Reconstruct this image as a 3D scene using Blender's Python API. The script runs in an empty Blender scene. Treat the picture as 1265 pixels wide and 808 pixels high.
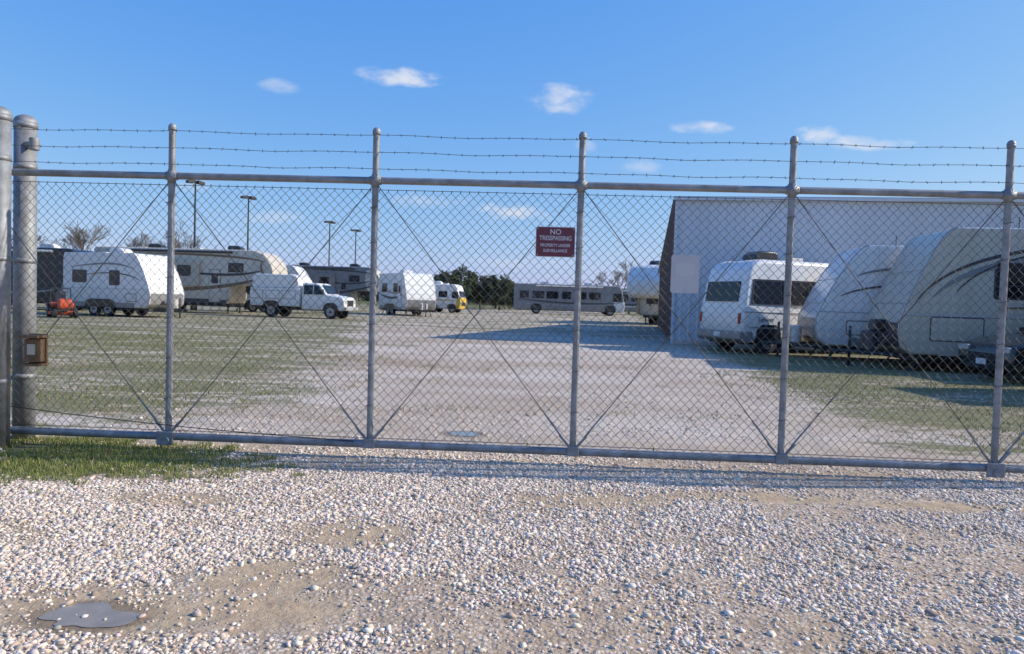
import bpy, math, random
import numpy as np
from mathutils import Matrix, Vector
random.seed(7); rng=np.random.default_rng(11)
scene=bpy.context.scene
col=scene.collection
rad=math.radians

# ------------------------------------------------------------ materials
def new_mat(name):
    m=bpy.data.materials.new(name); m.use_nodes=True
    nt=m.node_tree; b=nt.nodes['Principled BSDF']
    return m,nt,b
_m={}
def mat(name,c,rough=0.5,metal=0.0,var=0.12,scale=3.0,bump=0.0,bscale=40.0,spec=0.5,coat=0.0,streak=False,grime=0.0):
    if name in _m: return _m[name]
    m,nt,b=new_mat(name); N=nt.nodes; L=nt.links
    tc=N.new('ShaderNodeTexCoord')
    mp=N.new('ShaderNodeMapping'); L.new(tc.outputs['Object'],mp.inputs[0])
    if streak: mp.inputs['Scale'].default_value=(1,1,0.15)
    n=N.new('ShaderNodeTexNoise'); n.inputs['Scale'].default_value=scale; n.inputs['Detail'].default_value=8; n.inputs['Roughness'].default_value=0.65
    L.new(mp.outputs[0],n.inputs['Vector'])
    r=N.new('ShaderNodeValToRGB'); L.new(n.outputs['Fac'],r.inputs[0])
    r.color_ramp.elements[0].position=0.3; r.color_ramp.elements[1].position=0.7
    r.color_ramp.elements[0].color=(c[0]*(1-var),c[1]*(1-var*1.05),c[2]*(1-var*1.15),1)
    r.color_ramp.elements[1].color=(min(1,c[0]*(1+var*.6)),min(1,c[1]*(1+var*.6)),min(1,c[2]*(1+var*.6)),1)
    outc=r.outputs[0]
    if grime>0:   # dust climbing from the ground on the lower body, broken by noise
        sp=N.new('ShaderNodeSeparateXYZ'); L.new(tc.outputs['Object'],sp.inputs[0])
        mr=N.new('ShaderNodeMapRange'); mr.inputs['From Min'].default_value=1.5; mr.inputs['From Max'].default_value=.3; L.new(sp.outputs['Z'],mr.inputs['Value'])
        mm=N.new('ShaderNodeMath'); mm.operation='MULTIPLY'; L.new(mr.outputs[0],mm.inputs[0]); L.new(n.outputs['Fac'],mm.inputs[1])
        m3=N.new('ShaderNodeMath'); m3.operation='MULTIPLY'; L.new(mm.outputs[0],m3.inputs[0]); m3.inputs[1].default_value=grime*1.6; m3.use_clamp=True
        mx=N.new('ShaderNodeMix'); mx.data_type='RGBA'; L.new(m3.outputs[0],mx.inputs['Factor']); L.new(outc,mx.inputs[6]); mx.inputs[7].default_value=(.30,.25,.19,1); outc=mx.outputs[2]
    L.new(outc,b.inputs['Base Color'])
    b.inputs['Roughness'].default_value=rough; b.inputs['Metallic'].default_value=metal
    b.inputs['Specular IOR Level'].default_value=spec; b.inputs['Coat Weight'].default_value=coat
    if bump>0:
        n2=N.new('ShaderNodeTexNoise'); n2.inputs['Scale'].default_value=bscale; n2.inputs['Detail'].default_value=5
        L.new(tc.outputs['Object'],n2.inputs['Vector'])
        bp=N.new('ShaderNodeBump'); bp.inputs['Strength'].default_value=bump; bp.inputs['Distance'].default_value=0.02
        L.new(n2.outputs['Fac'],bp.inputs['Height']); L.new(bp.outputs[0],b.inputs['Normal'])
    _m[name]=m; return m
def attr_mat(name,rough=0.8):
    m,nt,b=new_mat(name); N=nt.nodes; L=nt.links
    a=N.new('ShaderNodeAttribute'); a.attribute_name='Col'
    L.new(a.outputs['Color'],b.inputs['Base Color']); b.inputs['Roughness'].default_value=rough
    b.inputs['Specular IOR Level'].default_value=0.25
    return m
galv=mat('galvanized_steel',(0.28,0.29,0.30),0.58,0.35,0.40,9,0.15,120)
wirem=mat('galvanized_wire',(0.125,0.122,0.12),0.6,0.25,0.3,5)
dwire=mat('weathered_rod',(0.10,0.095,0.09),0.6,0.3,0.3,5)
white=mat('white_gelcoat',(0.79,0.775,0.74),0.35,0,0.10,1.2,coat=.2,streak=True,grime=.6)
cream=mat('cream_gelcoat',(0.62,0.555,0.45),0.38,0,0.10,1.2,coat=.2,streak=True,grime=.5)
tanp=mat('beige_gelcoat',(0.56,0.50,0.40),0.4,0,0.12,1.2,coat=.2,streak=True,grime=.5)
greyp=mat('grey_panel',(0.22,0.22,0.225),0.4,0,0.12,1.5,coat=.2,streak=True,grime=.4)
silver=mat('silver_coach_paint',(0.27,0.28,0.30),0.35,0.2,0.1,1.5,coat=.3)
tan=mat('tan_graphic',(0.20,0.125,0.07),0.4,0,0.08)
dgrey=mat('dark_grey_graphic',(0.05,0.05,0.055),0.4,0,0.1)
maroon=mat('maroon_graphic',(0.16,0.025,0.03),0.4,0,0.1)
black=mat('black_paint',(0.018,0.018,0.02),0.35,0,0.2,coat=.3)
rubber=mat('tyre_rubber',(0.025,0.024,0.023),0.85,0,0.3,20)
glass=mat('dark_tinted_glass',(0.012,0.014,0.017),0.08,0,0.1,spec=0.5)
rim=mat('wheel_rim',(0.4,0.4,0.4),0.4,0.6,0.1)
frame=mat('black_chassis_steel',(0.03,0.03,0.03),0.6,0,0.3)
trim=mat('aluminium_trim',(0.5,0.5,0.5),0.4,0.5,0.1)
redl=mat('red_lens',(0.35,0.01,0.01),0.2,0,0.1)
orange=mat('orange_paint',(0.60,0.09,0.02),0.5,0,0.3)
yellow=mat('yellow_paint',(0.60,0.40,0.06),0.5,0,0.2)
wood=mat('weathered_wood',(0.20,0.12,0.06),0.8,0,0.4,14,0.4,60)
bark=mat('tree_bark',(0.15,0.125,0.10),0.9,0,0.3,6)

# ------------------------------------------------------------ mesh helpers
def link(o,parent=None):
    col.objects.link(o)
    if parent is not None: o.parent=parent
    return o
def empty(name,loc=(0,0,0),rz=0):
    e=bpy.data.objects.new(name,None); e.empty_display_size=.3; col.objects.link(e)
    e.location=loc; e.rotation_euler=(0,0,rz); return e
def mesh_np(name,V,F,m,cols=None,parent=None,smooth=False):
    V=np.asarray(V,dtype=np.float32); F=np.asarray(F,dtype=np.int32)
    me=bpy.data.meshes.new(name); k=F.shape[1]
    me.vertices.add(len(V)); me.vertices.foreach_set('co',V.ravel())
    me.loops.add(F.size); me.loops.foreach_set('vertex_index',F.ravel())
    me.polygons.add(len(F)); me.polygons.foreach_set('loop_start',np.arange(0,F.size,k,dtype=np.int32))
    try: me.polygons.foreach_set('loop_total',np.full(len(F),k,dtype=np.int32))
    except Exception: pass
    me.update(calc_edges=True)
    if cols is not None:
        a=me.color_attributes.new('Col','FLOAT_COLOR','POINT')
        C=np.ones((len(V),4),dtype=np.float32); C[:,:3]=cols; a.data.foreach_set('color',C.ravel())
    if smooth: me.polygons.foreach_set('use_smooth',np.ones(len(F),dtype=bool))
    me.materials.append(m)
    return link(bpy.data.objects.new(name,me),parent)
def tubes_vf(P1,P2,R1,R2=None,n=5):
    P1=np.asarray(P1,float);P2=np.asarray(P2,float)
    if R2 is None:R2=R1
    R1=np.broadcast_to(R1,(len(P1),));R2=np.broadcast_to(R2,(len(P1),))
    d=P2-P1; d/= (np.linalg.norm(d,axis=1,keepdims=True)+1e-9)
    ref=np.where(np.abs(d[:,2:3])<.9,np.array([[0,0,1.]]),np.array([[1.,0,0]]))
    a=np.cross(d,ref);a/=np.linalg.norm(a,axis=1,keepdims=True);b=np.cross(d,a)
    t=np.arange(n)*2*math.pi/n; c=np.cos(t)[None,:,None];s=np.sin(t)[None,:,None]
    ring=a[:,None]*c+b[:,None]*s
    V=np.concatenate([P1[:,None]+ring*R1[:,None,None],P2[:,None]+ring*R2[:,None,None]],axis=1)
    base=(np.arange(len(P1))*2*n)[:,None]; F=[]
    for i in range(n):
        j=(i+1)%n; F.append(np.concatenate([base+i,base+j,base+n+j,base+n+i],axis=1))
    return V.reshape(-1,3),np.stack(F,1).reshape(-1,4)
def tubes(name,P1,P2,R1,m,R2=None,n=5,parent=None):
    V,F=tubes_vf(P1,P2,R1,R2,n); return mesh_np(name,V,F,m,parent=parent,smooth=True)
def pydata(name,V,F,m,parent=None,bevel=0,seg=3,smooth=False,loc=None,rot=None):
    me=bpy.data.meshes.new(name); me.from_pydata(V,[],F); me.update()
    import bmesh
    bm=bmesh.new(); bm.from_mesh(me); bmesh.ops.recalc_face_normals(bm,faces=bm.faces); bm.to_mesh(me); bm.free()
    me.materials.append(m); o=bpy.data.objects.new(name,me); link(o,parent)
    if loc: o.location=loc
    if rot: o.rotation_euler=rot
    if bevel>0:
        for p in me.polygons: p.use_smooth=True
        md=o.modifiers.new('bevel','BEVEL'); md.width=bevel; md.segments=seg; md.limit_method='ANGLE'; md.angle_limit=rad(40); md.harden_normals=True
    elif smooth:
        for p in me.polygons: p.use_smooth=True
    return o
def box(name,c,s,m,parent=None,bevel=0,rot=None,seg=2):
    x,y,z=s[0]/2,s[1]/2,s[2]/2
    V=[(-x,-y,-z),(x,-y,-z),(x,y,-z),(-x,y,-z),(-x,-y,z),(x,-y,z),(x,y,z),(-x,y,z)]
    F=[(0,3,2,1),(4,5,6,7),(0,1,5,4),(1,2,6,5),(2,3,7,6),(3,0,4,7)]
    return pydata(name,V,F,m,parent,bevel,seg,loc=c,rot=rot)
def prism(name,prof,w,m,parent=None,bevel=0,y=0,seg=4,top_in=0,zsplit=None):
    n=len(prof)
    def yy(z,s):
        k=0
        if top_in and zsplit is not None and z>zsplit[0]: k=top_in*min(1,(z-zsplit[0])/(zsplit[1]-zsplit[0]))
        return y+s*(w/2-k)
    V=[(x,yy(z,-1),z) for x,z in prof]+[(x,yy(z,1),z) for x,z in prof]
    F=[tuple(range(n)),tuple(range(2*n-1,n-1,-1))]+[(i,(i+1)%n,n+(i+1)%n,n+i) for i in range(n)]
    return pydata(name,V,F,m,parent,bevel,seg)
def cyl(name,p1,p2,r,m,parent=None,n=24,r2=None,bevel=0):
    p1=Vector(p1);p2=Vector(p2);d=p2-p1;L=d.length
    if r2 is None:r2=r
    V=[];F=[]
    for k,(z,rr) in enumerate(((0,r),(L,r2))):
        for i in range(n):
            a=2*math.pi*i/n; V.append((rr*math.cos(a),rr*math.sin(a),z))
    F=[tuple(range(n))[::-1],tuple(range(n,2*n))]+[(i,(i+1)%n,n+(i+1)%n,n+i) for i in range(n)]
    o=pydata(name,V,F,m,parent,bevel,3)
    for p in o.data.polygons: p.use_smooth=len(p.vertices)==4
    o.rotation_mode='QUATERNION'; o.rotation_quaternion=d.to_track_quat('Z','Y'); o.location=p1
    return o
def dome(name,c,r,m,parent=None,sz=1.0):
    V=[];F=[];n=24;k=8
    for j in range(k+1):
        a=math.pi/2*j/k
        for i in range(n):
            t=2*math.pi*i/n; V.append((c[0]+r*math.cos(a)*math.cos(t),c[1]+r*math.cos(a)*math.sin(t),c[2]+sz*r*math.sin(a)))
    for j in range(k):
        for i in range(n):
            F.append((j*n+i,j*n+(i+1)%n,(j+1)*n+(i+1)%n,(j+1)*n+i))
    return pydata(name,V,F,m,parent,smooth=True)
def rrect(cx,cz,w,h,r,k=4):
    P=[]
    for (sx,sz,a0) in ((1,1,0),(-1,1,90),(-1,-1,180),(1,-1,270)):
        for i in range(k+1):
            a=rad(a0+90*i/k); P.append((cx+sx*(w/2-r)+r*math.cos(a),cz+sz*(h/2-r)+r*math.sin(a)))
    return P
def swoosh(pts,w0,w1,w2,n=24):
    p0,p1,p2=[np.array(p,float) for p in pts]
    up=[];dn=[]
    for i in range(n+1):
        t=i/n; p=(1-t)**2*p0+2*t*(1-t)*p1+t*t*p2; d=2*(1-t)*(p1-p0)+2*t*(p2-p1); d/=np.linalg.norm(d)+1e-9
        nn=np.array([-d[1],d[0]]); w=((1-t)**2*w0+2*t*(1-t)*w1+t*t*w2)/2
        up.append(tuple(p+nn*w)); dn.append(tuple(p-nn*w))
    return up+dn[::-1]
def ribbon(name,pts,ws,ys,m,parent):
    poly=swoosh(pts,*ws); n=len(poly)//2
    V=[];F=[]
    up=poly[:n]; dn=poly[n:][::-1]
    for (a,b) in zip(up,dn): V+= [(a[0],ys,a[1]),(b[0],ys,b[1])]
    for i in range(n-1): F.append((2*i,2*i+1,2*i+3,2*i+2))
    o=pydata(name,V,F,m,parent); md=o.modifiers.new('s','SOLIDIFY'); md.thickness=0.004; md.offset=0
    return o
def wheel(p,x,y,r=.36,w=.22,name='wheel'):
    s=1 if y>0 else -1
    cyl(name+'_tyre',(x,y-w/2,r),(x,y+w/2,r),r,rubber,p,28,bevel=.03)
    cyl(name+'_rim',(x,y+s*(w/2-.02),r),(x,y+s*(w/2+.008),r),r*.6,rim,p,20,bevel=.01)
    cyl(name+'_hub',(x,y+s*(w/2),r),(x,y+s*(w/2+.04),r),r*.2,frame,p,12)
    for k in range(6):
        a=k*math.pi/3; cx=x+r*.4*math.cos(a); cz=r+r*.4*math.sin(a)
        cyl(name+'_slot',(cx,y+s*(w/2),cz),(cx,y+s*(w/2+.012),cz),r*.09,frame,p,8)
def window(p,cx,cz,w,h,ys,name='window'):
    s=1 if ys>0 else -1
    prism(name+'_frame',rrect(cx,cz,w+.08,h+.08,.07),.02,dgrey,p,y=ys+s*.006)
    prism(name+'_glass',rrect(cx,cz,w,h,.05),.02,glass,p,y=ys+s*.012)
    box(name+'_bar',(cx,ys+s*.026,cz-h*.15),(w,.008,.02),dgrey,p)
def door(p,cx,z0,w,h,ys,m,name='door'):
    s=1 if ys>0 else -1
    prism(name+'_seal',rrect(cx,z0+h/2,w+.05,h+.05,.06),.014,dgrey,p,y=ys+s*.004)
    prism(name,rrect(cx,z0+h/2,w,h,.05),.024,m,p,y=ys+s*.006)
    prism(name+'_window',rrect(cx,z0+h*.72,w*.6,h*.28,.05),.012,glass,p,y=ys+s*.02)
    box(name+'_handle',(cx+w*.38,ys+s*.035,z0+h*.48),(.06,.03,.14),black,p)
def hatch(p,cx,cz,w,h,ys,m,name='hatch'):
    s=1 if ys>0 else -1
    prism(name+'_seal',rrect(cx,cz,w+.05,h+.05,.05),.012,dgrey,p,y=ys+s*.004)
    prism(name,rrect(cx,cz,w,h,.04),.02,m,p,y=ys+s*.006)
def ac(p,x,z,m=None,name='roof_ac'):
    m=m or white
    prism(name,[(x-.45,z),(x+.45,z),(x+.42,z+.18),(x+.2,z+.3),(x-.35,z+.3),(x-.45,z+.22)],.65,m,p,bevel=.05)
def roof_bits(p,L,W,H):
    for k,x in enumerate((-L*.3,L*.05)):
        box('roof_vent',(x,.35*(-1)**k,H+.06),(.42,.42,.12),white,p,.03)
    tubes('antenna',[(L*.12,.3,H)],[(L*.12,.3,H+.35)],.012,frame,parent=p)
def qb(p0,p1,p2,ts):
    p0,p1,p2=map(np.array,(p0,p1,p2)); return [tuple((1-t)**2*p0+2*t*(1-t)*p1+t*t*p2) for t in ts]

def travel_trailer(name,loc,rz,L=7,H=3.1,W=2.4,f=.45,body=None,style=0,slope=1.2,acm=None,axle=-.5):
    body=body or white
    p=empty(name,(loc[0],loc[1],0),rz); h=L/2
    nose=[(h-.30,f),(h-.06,f+.18),(h,f+.5)]
    p0=(h-.01,f+.75); pA=(h-slope*.86,H-.30); pC=(h-slope-.22,H)
    pm=((p0[0]+pA[0])/2+.10,(p0[1]+pA[1])/2+.08)
    d=np.array(pA)-np.array(pm); d/=np.linalg.norm(d); k=(H-pA[1])/d[1]*.88; pB=tuple(np.array(pA)+d*k)
    curve=qb(p0,pm,pA,np.linspace(0,1,9))+qb(pA,pB,pC,np.linspace(.14,1,8))
    prof=[(-h+.05,f)]+nose+curve+[(-h+.15,H),(-h+.03,H-.1),(-h,H-.4),(-h,f+.3)]
    prism('body',prof,W,body,p,bevel=.06)
    # rock guard wrapped on the lower nose, and a moulded seam across the cap
    g=[(h-.30,f+.02),(h-.045,f+.19),(h+.012,f+.5),(h+.004,f+.74),(h-.12,f+.74),(h-.12,f+.3)]
    prism('rock_guard',g,W-.16,dgrey if style==1 else greyp,p,bevel=.02)
    for t in (.22,.62):
        a=qb(p0,pm,pA,[t])[0]; tubes('nose_seam',[(a[0]+.004,-W/2+.08,a[1])],[(a[0]+.004,W/2-.08,a[1])],.010,trim,n=6,parent=p)
    for s in (-1,1):
        pr=nose+curve
        tubes('nose_trim',[(a,s*(W/2-.02),b) for a,b in pr[:-1]],[(a,s*(W/2-.02),b) for a,b in pr[1:]],.016,trim,n=6,parent=p)
        tubes('roof_rail',[(-h+.1,s*(W/2-.03),H-.03)],[(h-slope-.3,s*(W/2-.03),H-.03)],.03,white,n=6,parent=p)
        box('lower_skirt',(-.3,s*(W/2+.004),f+.12),(L-1.2,.02,.24),greyp if style in(0,2) else body,p)
        tubes('belt_moulding',[(-h+.05,s*(W/2+.004),f+.92)],[(h-.1,s*(W/2+.004),f+.92)],.012,trim,n=6,parent=p)
        x=-h+.6
        while x<h-slope-.3:
            tubes('panel_joint',[(x,s*(W/2+.001),f+.25)],[(x,s*(W/2+.001),H-.08)],.006,trim,n=6,parent=p); x+=1.22
    box('chassis',(-.1,0,f-.07),(L-.3,W*.8,.14),frame,p)
    for s in (-1,1):
        tubes('hitch_rail',[(h-.5,s*.75,f-.07)],[(h+1.05,0,f-.02)],.05,frame,n=6,parent=p)
        tubes('stabiliser',[(h-.6,s*.9,f-.05),(-h+.5,s*.9,f-.05)],[(h-.35,s*1.0,0.0),(-h+.25,s*1.0,0.0)],.03,frame,n=6,parent=p)
        for dx in (-.43,.43): wheel(p,axle+dx,s*(W/2-.13),.34,.2)
        prism('wheel_arch',[(axle-.95,f),(axle-.85,f+.3),(axle-.6,f+.4),(axle+.6,f+.4),(axle+.85,f+.3),(axle+.95,f)],.03,black,p,y=s*(W/2+.012))
    cyl('jack',(h+.75,0,0.02),(h+.75,0,1.0),.035,frame,p,12); cyl('jack_foot',(h+.75,0,0),(h+.75,0,.03),.12,frame,p,12)
    for s in (-1,1): cyl('propane_tank',(h+.3,s*.17,f),(h+.3,s*.17,f+.5),.15,dgrey if style==1 else white,p,18,bevel=.05)
    if style==1: box('battery_box',(h+.1,0,f+.65),(.3,.5,.3),black,p,.04)
    cyl('coupler',(h+1.0,0,f-.05),(h+1.2,0,f-.03),.06,frame,p,12)
    ac(p,-.2,H,acm or white); roof_bits(p,L,W,H)
    for s in (-1,1):
        y=s*W/2
        if style==0:
            window(p,-L*.28,f+1.6,.9,.6,y); window(p,L*.12,f+1.6,.75,.6,y,'window_b')
            if s<0: door(p,L*.28-.1,f+.15,.66,1.9,y,body)
            ribbon('stripe',[(h-.7,f+1.1),(0,f+.55),(-h+.2,f+1.15)],(.02,.3,.05),y+s*.014,dgrey,p)
            ribbon('stripe_b',[(h-.9,f+1.3),(0,f+.95),(-h+.6,f+1.7)],(.02,.14,.03),y+s*.018,tan,p)
            hatch(p,h-1.2,f+.38,.7,.4,y,body)
        if style==1:
            window(p,h-2.65,f+1.78,1.25,.80,y); window(p,-L*.32,f+1.7,.8,.6,y,'window_b')
            hatch(p,h-1.25,f+.62,1.1,.52,y,body); hatch(p,-L*.05,f+.55,.6,.3,y,body,'vent_hatch')
            ribbon('stripe',[(h-.35,f+1.25),(h-1.4,f+2.95),(-h+.6,f+2.60)],(.02,.12,.05),y+s*.016,black,p)
            ribbon('stripe_b',[(h-.7,f+1.35),(h-1.7,f+2.6),(-h+1.6,f+2.35)],(.02,.28,.03),y+s*.018,greyp,p)
            ribbon('stripe_c',[(h-1.2,f+1.5),(h-2.1,f+2.75),(-h+1.0,f+2.70)],(.02,.07,.02),y+s*.020,black,p)
            ribbon('stripe_d',[(h-2.2,f+1.15),(0,f+1.15),(-h+.2,f+1.9)],(.02,.12,.04),y+s*.022,tan,p)
            if s<0: door(p,-.2,f+.15,.66,1.95,y,body)
        if style==2:
            window(p,h-2.1,f+1.45,.55,.66,y); window(p,-L*.3,f+1.5,.8,.55,y,'window_b')
            ribbon('stripe',[(h-1.0,f+1.9),(h-1.9,f+2.35),(-h+.5,f+1.95)],(.02,.15,.02),y+s*.016,greyp,p)
            ribbon('stripe_b',[(h-.6,f+1.35),(h-1.5,f+1.85),(-h+1.5,f+1.6)],(.02,.09,.02),y+s*.018,dgrey,p)
            hatch(p,h-1.1,f+.5,.6,.35,y,body)
    box('rear_bumper',(-h-.12,0,f-.02),(.12,W*.9,.12),frame,p)
    for s in (-1,1): box('tail_light',(-h-.01,s*W*.4,f+.5),(.03,.12,.3),redl,p)
    return p

def fifth_wheel(name,loc,rz,L=11,H=3.85,W=2.5,body=None,accent=None,style=0):
    body=body or cream; p=empty(name,(loc[0],loc[1],0),rz); h=L/2; f=.62; ov=2.7; oz=1.78
    cap=[(h-.55,oz),(h-.15,oz+.2),(h,oz+.6),(h,oz+1.0),(h-.1,oz+1.35),(h-.32,oz+1.65),(h-.65,H-.2),(h-1.1,H-.03),(h-1.5,H)]
    prof=[(-h,f),(h-ov-.15,f),(h-ov,f+.3),(h-ov,oz)]+cap+[(-h+.12,H),(-h,H-.15)]
    prism('body',prof,W,body,p,bevel=.1)
    cp=[(h-1.15,oz+.012)]+[(a+.012,b+.002) for a,b in cap[:-2]]+[(h-1.3,H-.25),(h-1.45,oz+.9)]
    prism('nose_cap',cp,W+.02,accent or white,p,bevel=.09)
    box('chassis',(-ov/2,0,f-.08),(L-ov-.3,W*.8,.16),frame,p)
    box('pin_box',(h-1.6,0,oz-.2),(1.1,.5,.35),frame,p,.04); cyl('king_pin',(h-1.2,0,oz-.5),(h-1.2,0,oz-.3),.05,frame,p,10)
    for s in (-1,1):
        tubes('landing_leg',[(h-ov-.3,s*.85,f+.1)],[(h-ov-.3,s*.85,0)],.05,frame,n=6,parent=p)
        cyl('landing_foot',(h-ov-.3,s*.85,0),(h-ov-.3,s*.85,.04),.14,frame,p,10)
        ax=-L*.16
        for dx in (-.48,.48): wheel(p,ax+dx,s*(W/2-.14),.4,.24)
        prism('wheel_arch',[(ax-1.05,f),(ax-.95,f+.3),(ax-.7,f+.42),(ax+.7,f+.42),(ax+.95,f+.3),(ax+1.05,f)],.03,black,p,y=s*(W/2+.014))
        y=s*W/2
        box('slide_out',(-L*.3,s*(W/2+.12),f+1.75),(2.6,.30,1.9),body,p,.03)
        window(p,-L*.3,f+1.95,1.3,.8,s*(W/2+.27),'slide_window')
        box('slide_out_b',(L*.02,s*(W/2+.10),f+1.85),(1.9,.26,1.6),body,p,.03)
        window(p,L*.02,f+2.0,.8,.6,s*(W/2+.23),'slide_window_b')
        door(p,L*.16+.25,f+.1,.7,2.0,y,body)
        window(p,h-ov+.35,oz+1.1,.9,.5,y,'loft_window')
        hatch(p,h-ov-.6,f+.5,.8,.55,y,body); hatch(p,-h+.7,f+.45,.7,.4,y,body,'rear_hatch')
        dk=tan if style==0 else dgrey
        ribbon('stripe',[(h-.3,oz+.7),(h-2.6,oz-.5),(-h+.4,f+.7)],(.05,.38,.06),y+s*.018,dk,p)
        ribbon('stripe_b',[(h-.6,oz+1.0),(h-2.4,oz+.35),(-h+4.5,oz+.9)],(.03,.28,.03),y+s*.022,dgrey,p)
        ribbon('stripe_c',[(h-.5,oz+1.5),(h-1.8,oz+1.9),(-h+3.5,H-.35)],(.03,.22,.03),y+s*.026,dk,p)
        ribbon('stripe_d',[(h-.15,oz+.35),(h-.9,oz+.8),(h-.7,oz+1.6)],(.03,.22,.03),y+s*.030,tan,p)
        tubes('awning_roll',[(-L*.28,s*(W/2+.1),H-.18)],[(L*.28,s*(W/2+.1),H-.18)],.07,dgrey,n=10,parent=p)
        box('lower_skirt',(-ov/2,s*(W/2+.006),f+.14),(L-ov-.5,.02,.28),dgrey,p)
    ac(p,-L*.2,H,black); ac(p,L*.25,H,black,'roof_ac_b'); roof_bits(p,L,W,H)
    for s in (-1,1): box('tail_light',(-h-.01,s*W*.42,f+.6),(.03,.14,.4),redl,p)
    box('ladder',(-h-.08,.5,2.2),(.04,.4,2.6),trim,p)
    box('rear_window',(-h-.006,-.3,2.4),(.02,1.0,.6),glass,p,.02)
    return p

def coach(name,loc,rz,L=11,H=3.3,W=2.5,body=None,lower=None,front=None):
    p=empty(name,(loc[0],loc[1],0),rz); h=L/2; f=.38
    body=body or silver
    prof=[(-h,f),(h-.1,f),(h,f+.5),(h-.02,1.4),(h-.22,H-.7),(h-.45,H-.12),(h-.75,H),(-h+.12,H),(-h,H-.15)]
    prism('body',prof,W,body,p,bevel=.12)
    fb=1.3 if L>6 else .55
    fc=[(h-fb,f-.01),(h-.09,f-.01),(h+.012,f+.5),(h-.008,1.4),(h-.05,1.5),(h-fb+.15,1.5)]
    prism('front_cap',fc,W+.02,front or white,p,bevel=.08)
    gl=[(h-.03,1.5),(h-.005,1.5),(h-.2,H-.65),(h-.24,H-.65)]
    prism('windshield',[(a+.02,b) for a,b in gl],W-.25,glass,p)
    box('grille',(h+.02,0,.85),(.03,1.2,.3),black,p,.01)
    for s in (-1,1):
        y=s*W/2
        box('headlight',(h+.015,s*.95*W/2.5,.9),(.04,.3,.18),trim,p,.02)
        fx=h-(1.5 if L>6 else .85)
        wheel(p,fx,s*(W/2-.15),.46 if L>6 else .36,.28); wheel(p,-h+min(2.4,L*.25),s*(W/2-.15),.46 if L>6 else .36,.28)
        for xx in (fx,-h+min(2.4,L*.25)):
            q=1 if L>6 else .78
            prism('wheel_arch',[(xx-.6*q,f),(xx-.55*q,.9*q),(xx-.32*q,1.08*q),(xx+.32*q,1.08*q),(xx+.55*q,.9*q),(xx+.6*q,f)],.02,black,p,y=y+s*.012)
        n=int((L-2.4)/1.5) if L>6 else 2
        for i in range(n):
            window(p,-h+(1.1+i*1.5 if L>6 else .75+i*1.1),2.05 if L>6 else 1.75,(1.2 if i%3 else .9) if L>6 else .8,.72 if L>6 else .5,y,'side_window')
        window(p,h-(.8 if L>6 else .55),1.95 if L>6 else 1.7,.8 if L>6 else .55,.8 if L>6 else .55,y,'cab_window')
        if L>6:
            ribbon('stripe',[(h-.6,1.35),(0,1.0),(-h+.3,1.6)],(.05,.3,.06),y+s*.016,dgrey,p)
            ribbon('stripe_b',[(h-1.5,1.2),(0,.75),(-h+.3,1.2)],(.05,.2,.1),y+s*.020,lower or white,p)
        else:
            ribbon('stripe',[(h-.6,1.2),(0,1.15),(-h+.1,1.25)],(.05,.14,.06),y+s*.016,yellow,p)
        box('mirror',(h+.1,s*(W/2+.2),1.9),(.12,.18,.35),black,p,.03)
        tubes('mirror_arm',[(h-.1,s*(W/2-.1),2.1)],[(h+.1,s*(W/2+.2),2.0)],.02,black,parent=p)
        if L>6:
            tubes('awning_roll',[(-L*.3,s*(W/2+.1),H-.2)],[(L*.3,s*(W/2+.1),H-.2)],.07,white,n=10,parent=p)
            for i in range(3): hatch(p,-h+4.0+i*1.0,.72,.9,.4,y,body,'bay_door')
    ac(p,-L*.22,H)
    if L>6: ac(p,L*.18,H,name='roof_ac_b')
    roof_bits(p,L,W,H)
    return p

# ------------------------------------------------------------ world + clouds
w=bpy.data.worlds.new('World'); scene.world=w; w.use_nodes=True
nt=w.node_tree; N=nt.nodes; Lk=nt.links; N.clear()
SUN_EL=31; SX,SY=0.996,0.085
S=0.115
out=N.new('ShaderNodeOutputWorld'); bg=N.new('ShaderNodeBackground'); bg.inputs['Strength'].default_value=S
sky=N.new('ShaderNodeTexSky'); sky.sky_type='NISHITA'; sky.sun_disc=False
sky.sun_elevation=rad(SUN_EL); sky.sun_rotation=math.atan2(SX,SY); sky.air_density=1.0; sky.dust_density=0.6; sky.ozone_density=2.2
def M(nt,op,a,b=None,c=None,clamp=False):
    n=nt.nodes.new('ShaderNodeMath'); n.operation=op; n.use_clamp=clamp
    for i,v in enumerate((a,b,c)):
        if v is None: continue
        if isinstance(v,(int,float)): n.inputs[i].default_value=v
        else: nt.links.new(v,n.inputs[i])
    return n.outputs[0]
def sstep(nt,x,lo,hi):
    n=nt.nodes.new('ShaderNodeMapRange'); n.interpolation_type='SMOOTHSTEP'
    n.inputs['From Min'].default_value=lo; n.inputs['From Max'].default_value=hi
    nt.links.new(x,n.inputs['Value']); return n.outputs[0]
tc=N.new('ShaderNodeTexCoord'); sp=N.new('ShaderNodeSeparateXYZ'); Lk.new(tc.outputs['Generated'],sp.inputs[0])
yc=M(nt,'MAXIMUM',sp.outputs['Y'],0.05)
px=M(nt,'DIVIDE',sp.outputs['X'],yc); pz=M(nt,'DIVIDE',sp.outputs['Z'],yc)
cb=N.new('ShaderNodeCombineXYZ'); Lk.new(px,cb.inputs[0]); Lk.new(M(nt,'MULTIPLY',pz,2.0),cb.inputs[1])
nz=N.new('ShaderNodeTexNoise'); nz.inputs['Scale'].default_value=20; nz.inputs['Detail'].default_value=8; nz.inputs['Roughness'].default_value=.58; nz.inputs['Distortion'].default_value=.3
Lk.new(cb.outputs[0],nz.inputs['Vector'])
nn=M(nt,'MULTIPLY',M(nt,'SUBTRACT',nz.outputs['Fac'],.5),3.4)
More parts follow.
